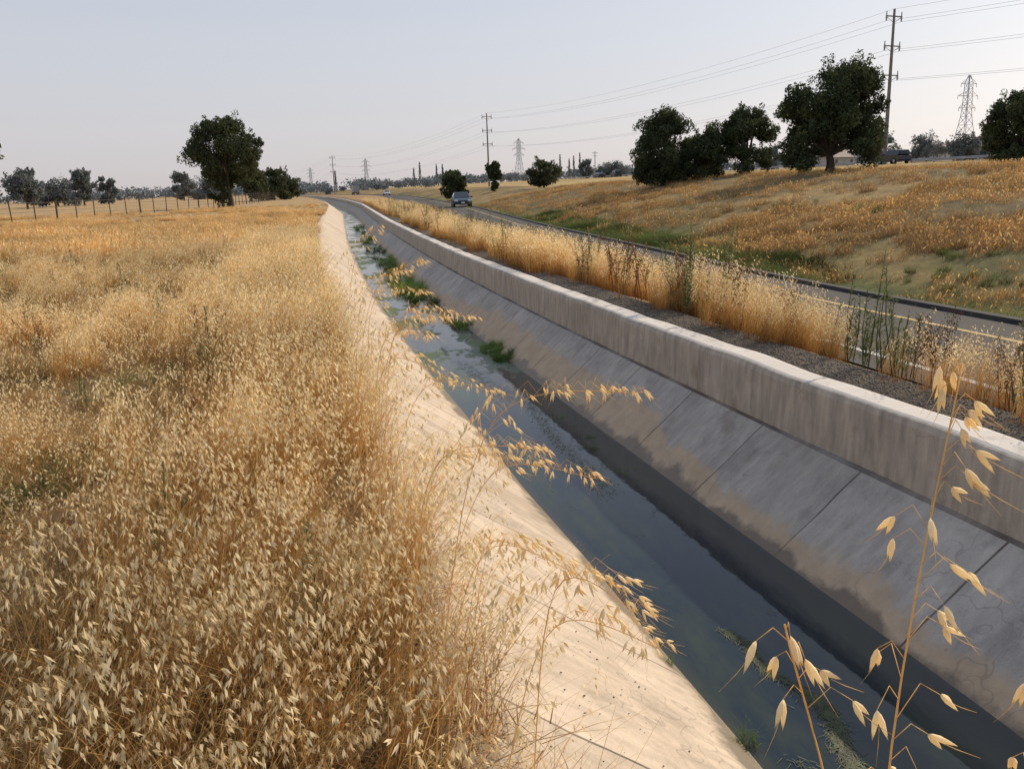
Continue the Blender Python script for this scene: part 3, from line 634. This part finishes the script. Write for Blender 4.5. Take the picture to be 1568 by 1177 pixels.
# ------------------------------------------------------------ poles and wires
wood=simple("weathered_pole",(.19,.17,.155),.85,0,.2,3); ins=simple("insulator",(.3,.3,.32),.3,0,.1,3); cab=simple("power_line",(.3,.31,.33),.6,.2,.1,1)
lv=[18.6,15.0,11.4]
def pole(x,y,H,dirv):
    z=terr(x,y)-.3; mb=MB(); mb.tube([(x,y,z),(x,y,z+H*.5),(x,y,z+H)],[.28,.22,.15],10)
    sdv=Vector((dirv[1],-dirv[0],0)).normalized(); at=[]
    ang=math.atan2(sdv.y,sdv.x); rm=Matrix.Rotation(ang,3,'Z')
    for L_ in lv:
        zz=z+.3+L_*H/19.8
        mb.box((x,y,zz),(2.9,.12,.14),0,rm)
        for sg in(-1,1):
            e=Vector((x,y,zz))+sdv*sg*1.35; mb.tube([Vector((x,y,zz-.8)),e-Vector((0,0,.05))],.035,4)
            mb.tube([e,e-Vector((0,0,.15)),e-Vector((0,0,.6))],[.05,.13,.09],6,1); mb.tube([e+Vector((0,0,.05)),e+Vector((0,0,.6))],[.09,.06],6,1)
            at.append(e-Vector((0,0,.6)))
    at.append(Vector((x,y,z+H))); mb.obj("utility_pole",[wood,ins]); return at
PP=[(108,-32),(72,104),(41,236),(-2.5,464),(-60,740)]
att=[]
for i,(x,y) in enumerate(PP):
    A=PP[max(0,i-1)];B=PP[min(len(PP)-1,i+1)]; att.append(pole(x,y,19.8,(B[0]-A[0],B[1]-A[1])))
mb=MB()
for A,B in zip(att[:-1],att[1:]):
    for q0,q1 in zip(A,B):
        L_=(q1-q0).length; pts=[]
        for i in range(25):
            t=i/24; pts.append(q0.lerp(q1,t)-Vector((0,0,4*t*(1-t)*L_*.016)))
        mb.tube(pts,.016,3)
mb.obj("power_lines",[cab])
def spole(az,d,H):
    x,y=pol(az,d); z=terr(x,y); m_=MB(); m_.tube([(x,y,z-.3),(x,y,z+H)],[.18,.12],8); m_.box((x,y,z+H-.7),(2.4,.12,.14)); m_.box((x,y,z+H-1.8),(1.8,.12,.14))
    for s_ in(-1.1,-.4,.4,1.1): m_.tube([(x+s_,y,z+H-.6),(x+s_,y,z+H-.35)],[.06,.05],5,1)
    m_.obj("wooden_power_pole",[wood,ins])
spole(16.9,330,10); spole(27.5,300,10); spole(-3.8,420,12)
steel=simple("tower_steel",(.40,.42,.45),.6,.2,.1,1)  # paler steel, with distance haze painted into the colour
def tower(x,y,H,th,rot=0):
    z=terr(x,y)-.5; mb=MB(); rm=Matrix.Rotation(rot,3,'Z')
    def P(u_,v_,t): return Vector((x,y,z))+rm@Vector((u_,v_,t*H))
    def half(t): return float(np.interp(t,[0,.55,.95,1],[H*.11,H*.04,H*.03,.3]))
    lvls=[0,.16,.30,.42,.52,.60,.68,.76,.84,.92,1]
    for a0,b0 in zip(lvls[:-1],lvls[1:]):
        h0,h1=half(a0),half(b0); cs=[(-1,-1),(1,-1),(1,1),(-1,1)]
        for i in range(4):
            c0=cs[i];c1=cs[(i+1)%4]
            mb.tube([P(c0[0]*h0,c0[1]*h0,a0),P(c0[0]*h1,c0[1]*h1,b0)],th,4)
            mb.tube([P(c0[0]*h0,c0[1]*h0,a0),P(c1[0]*h1,c1[1]*h1,b0)],th*.5,3); mb.tube([P(c1[0]*h0,c1[1]*h0,a0),P(c0[0]*h1,c0[1]*h1,b0)],th*.5,3)
            mb.tube([P(c0[0]*h1,c0[1]*h1,b0),P(c1[0]*h1,c1[1]*h1,b0)],th*.5,3)
    for t,Lr in ((.62,.14),(.76,.17),(.90,.13)):
        for sg in(-1,1):
            tip=P(sg*H*Lr,0,t); hh_=half(t)
            for v_ in(-1,1):
                mb.tube([P(sg*hh_,v_*hh_,t),tip],th*.7,3); mb.tube([P(sg*hh_,v_*hh_,t+.05),tip],th*.7,3)
            mb.tube([tip,tip-Vector((0,0,H*.04))],th*.8,4)
    mb.obj("transmission_tower",[steel])
tower(313,388,41,.15,.2); tower(171,812,40,.22,.3); tower(33,1049,36,.22,.3); tower(-40,1300,34,.22,.3)
# ------------------------------------------------------------ vehicles
glass=simple("car_glass",(.02,.025,.03),.08,0,.1,1); tyre=simple("tyre",(.02,.02,.02),.85,0,.1,5); chrome=simple("wheel_rim",(.4,.4,.42),.3,.8,.1,5); lampw=simple("headlamp",(.75,.75,.72),.15,0,.05,2); lampr=simple("tail_lamp",(.35,.02,.02),.2,0,.05,2); trim=simple("black_trim",(.025,.025,.025),.5,0,.1,3)
def car(name,x,y,z,rot,col,kind='sedan'):
    e=bpy.data.objects.new(name,None); scene.collection.objects.link(e); e.location=(x,y,z); e.rotation_euler=(0,0,rot)
    paint=simple(name+"_paint",col,.3,.1,.05,1); suv=kind=='suv'; rise=.28 if suv else 0; W_=.92
    low=[(-2.25,.32),(-2.32,.5),(-2.28,.78+rise*.6),(-1.7,.92+rise*.7),(1.0,.92+rise*.7),(1.9,.80+rise*.7),(2.28,.66+rise*.5),(2.34,.42),(2.25,.28)]
    top=[(-2.1,.9+rise*.7),(-1.35 if not suv else -1.95,1.36+rise),(-.9,1.44+rise),(.1,1.44+rise),(1.15,.9+rise*.7)]
    def loft(pr,w0,w1,mat,nm,b_):
        mb=MB(); n=len(pr); zmin=min(z_ for _,z_ in pr);zmax=max(z_ for _,z_ in pr)
        vs=[]
        for sg in(-1,1):
            for X0,z_ in pr: vs.append((X0,sg*(w0+(w1-w0)*(z_-zmin)/(zmax-zmin)),z_))
        fs=[tuple(range(n)),tuple(range(2*n-1,n-1,-1))]+[(i,n+i,n+(i+1)%n,(i+1)%n) for i in range(n)]
        mb.add(vs,fs); ob=mb.obj(nm,[mat],parent=e); 
        md=ob.modifiers.new("bevel",'BEVEL'); md.width=b_; md.segments=3; md.limit_method='ANGLE'; md.angle_limit=.5
    loft(low,.88,W_,paint,"body",.06); loft(top,.86,.66,paint,"cabin",.05)
    mb=MB(); zl=.94+rise*.7; zt=1.36+rise
    def lerp(a_,b_,t): return a_+(b_-a_)*t
    def wy(z_): zm=.9+rise*.7; return lerp(.86,.66,(z_-zm)/(1.44+rise-zm))+.006
    for sg in(-1,1):
        for A in ([(-1.75,zl),(-.55,zl),(-.55,zt),(-1.3,zt)],[(-.47,zl),(.95,zl),(.22,zt),(-.47,zt)]):
            mb.add([(q0,sg*wy(z_),z_) for q0,z_ in A],[(0,1,2,3)])
    mb.add([(1.1,-.74,.95+rise*.7),(1.1,.74,.95+rise*.7),(.25,.6,1.38+rise),(.25,-.6,1.38+rise)],[(0,1,2,3)])
    xb=(-2.12,-1.5) if not suv else (-2.12,-2.0)
    mb.add([(xb[0],-.72,.97+rise*.7),(xb[0],.72,.97+rise*.7),(xb[1],.6,1.3+rise),(xb[1],-.6,1.3+rise)],[(0,3,2,1)])
    mb.obj("windows",[glass],parent=e)
    mb=MB()
    for X0 in(-1.4,1.42):
        for sg in(-1,1):
            mb.tube([(X0,sg*.72,.33),(X0,sg*.76,.33),(X0,sg*.92,.33),(X0,sg*.945,.33)],[.29,.335,.335,.29],18,0); mb.tube([(X0,sg*.94,.33),(X0,sg*.955,.33)],[.2,.18],12,1)
    mb.obj("wheels",[tyre,chrome],parent=e)
    mb=MB()
    for sg in(-1,1):
        mb.box((2.27,sg*.66,.66+rise*.5),(.12,.36,.14),0); mb.box((-2.27,sg*.7,.74+rise*.5),(.1,.28,.16),1); mb.box((.75,sg*.99,.98+rise*.7),(.16,.2,.13),2)
    mb.box((2.31,0,.55+rise*.3),(.08,.9,.16),2); mb.box((2.33,0,.34),(.08,1.5,.1),2); mb.box((-2.3,0,.36),(.1,1.5,.12),2); mb.box((2.36,0,.45),(.02,.34,.12),0)
    mb.obj("lamps_and_trim",[lampw,lampr,trim],parent=e)
H_=math.radians
car("blue_car",12.0,86,-2.096,H_(-94),(.02,.05,.08)); car("white_car",13.6,256,-2.096,H_(-88),(.6,.6,.6))
car("dark_suv",hk(96)+2.2,96,.764,H_(90),(.03,.035,.04),'suv')
car("dark_sedan",hk(226)+2,226,.764,H_(90),(.04,.04,.05)); car("silver_sedan",hk(238)+5.5,238,.764,H_(-90),(.25,.26,.27)); car("black_suv",hk(212)+2,212,.764,H_(90),(.03,.03,.03),'suv')
e=bpy.data.objects.new("box_truck",None); scene.collection.objects.link(e); e.location=(6.0,338,-2.096); e.rotation_euler=(0,0,H_(95))
mb=MB(); mb.box((-1,0,2.2),(5.6,2.4,2.6)); o_=mb.obj("cargo_box",[simple("truck_grey",(.3,.3,.3),.4,0,.05,1)],parent=e)
mb=MB(); pr=[(1.95,.6),(1.95,2.6),(2.7,2.6),(3.2,1.7),(3.9,1.5),(3.95,.6)]
mb.add([(u_,-1.05,v_) for u_,v_ in pr]+[(u_,1.05,v_) for u_,v_ in pr],[tuple(range(6)),tuple(range(11,5,-1))]+[(i,6+i,6+(i+1)%6,(i+1)%6) for i in range(6)]); mb.obj("cab",[simple("cab_paint",(.3,.3,.3),.4,0,.05,1)],parent=e)
mb=MB(); mb.add([(2.76,-.9,2.5),(3.2,-.9,1.78),(3.2,.9,1.78),(2.76,.9,2.5)],[(0,1,2,3)],1); mb.box((-.3,0,.75),(7.2,.9,.25),0)
for X0 in(-2.6,3.0):
    for sg in(-1,1): mb.tube([(X0,sg*.75,.45),(X0,sg*1.1,.45)],.45,14,0)
mb.obj("chassis_and_wheels",[tyre,glass],parent=e)
# ------------------------------------------------------------ houses
def house(az,d,W_,D_,H0,wall,roofc,rot,name):
    x,y=pol(az,d); z=terr(x,y)-.2; e=bpy.data.objects.new(name,None); scene.collection.objects.link(e); e.location=(x,y,z); e.rotation_euler=(0,0,rot)
    mb=MB(); mb.box((0,0,H0/2),(W_,D_,H0)); mb.add([(-W_/2,-D_/2,H0),(-W_/2,D_/2,H0),(-W_/2,0,H0+D_*.28),(W_/2,-D_/2,H0),(W_/2,D_/2,H0),(W_/2,0,H0+D_*.28)],[(0,1,2),(3,5,4)]); mb.obj("walls",[simple(name+"_wall",wall,.8,0,.1,1)],parent=e)
    mb=MB(); 
    for sg in(-1,1):
        a_=Vector((0,sg*(D_/2+.5),H0-.28));b_=Vector((0,0,H0+D_*.28+.05)); hw=Vector((W_/2+.5,0,0)); up=Vector((0,0,.15))
        mb.add([a_-hw,a_+hw,b_+hw,b_-hw,a_-hw+up,a_+hw+up,b_+hw+up,b_-hw+up],[(0,1,2,3),(4,5,6,7),(0,1,5,4),(0,3,7,4),(1,2,6,5)])
    mb.obj("roof",[simple(name+"_roof",roofc,.9,0,.2,2)],parent=e)
    mb=MB()
    for i in range(4):
        u_=-W_/2+W_*(i+.5)/4
        if i==2: mb.box((u_,-D_/2-.02,1.05),(1.0,.06,2.1),1)
        else: mb.box((u_,-D_/2-.02,H0*.55),(1.5,.06,1.2),0); mb.box((u_,-D_/2-.04,H0*.55-.65),(1.7,.12,.08),1)
    mb.obj("windows_and_door",[glass,simple(name+"_door",(.3,.28,.25),.6,0,.1,1)],parent=e)
house(40.2,280,18,10,3.4,(.4,.38,.34),(.22,.2,.19),.6,"ranch_house"); house(37.6,330,16,10,3.2,(.45,.42,.38),(.25,.21,.19),.5,"tan_house"); house(42.3,300,20,11,4,(.35,.35,.34),(.2,.19,.19),.7,"grey_house"); house(31.5,340,18,10,3.4,(.4,.37,.33),(.24,.2,.18),.4,"brown_house")
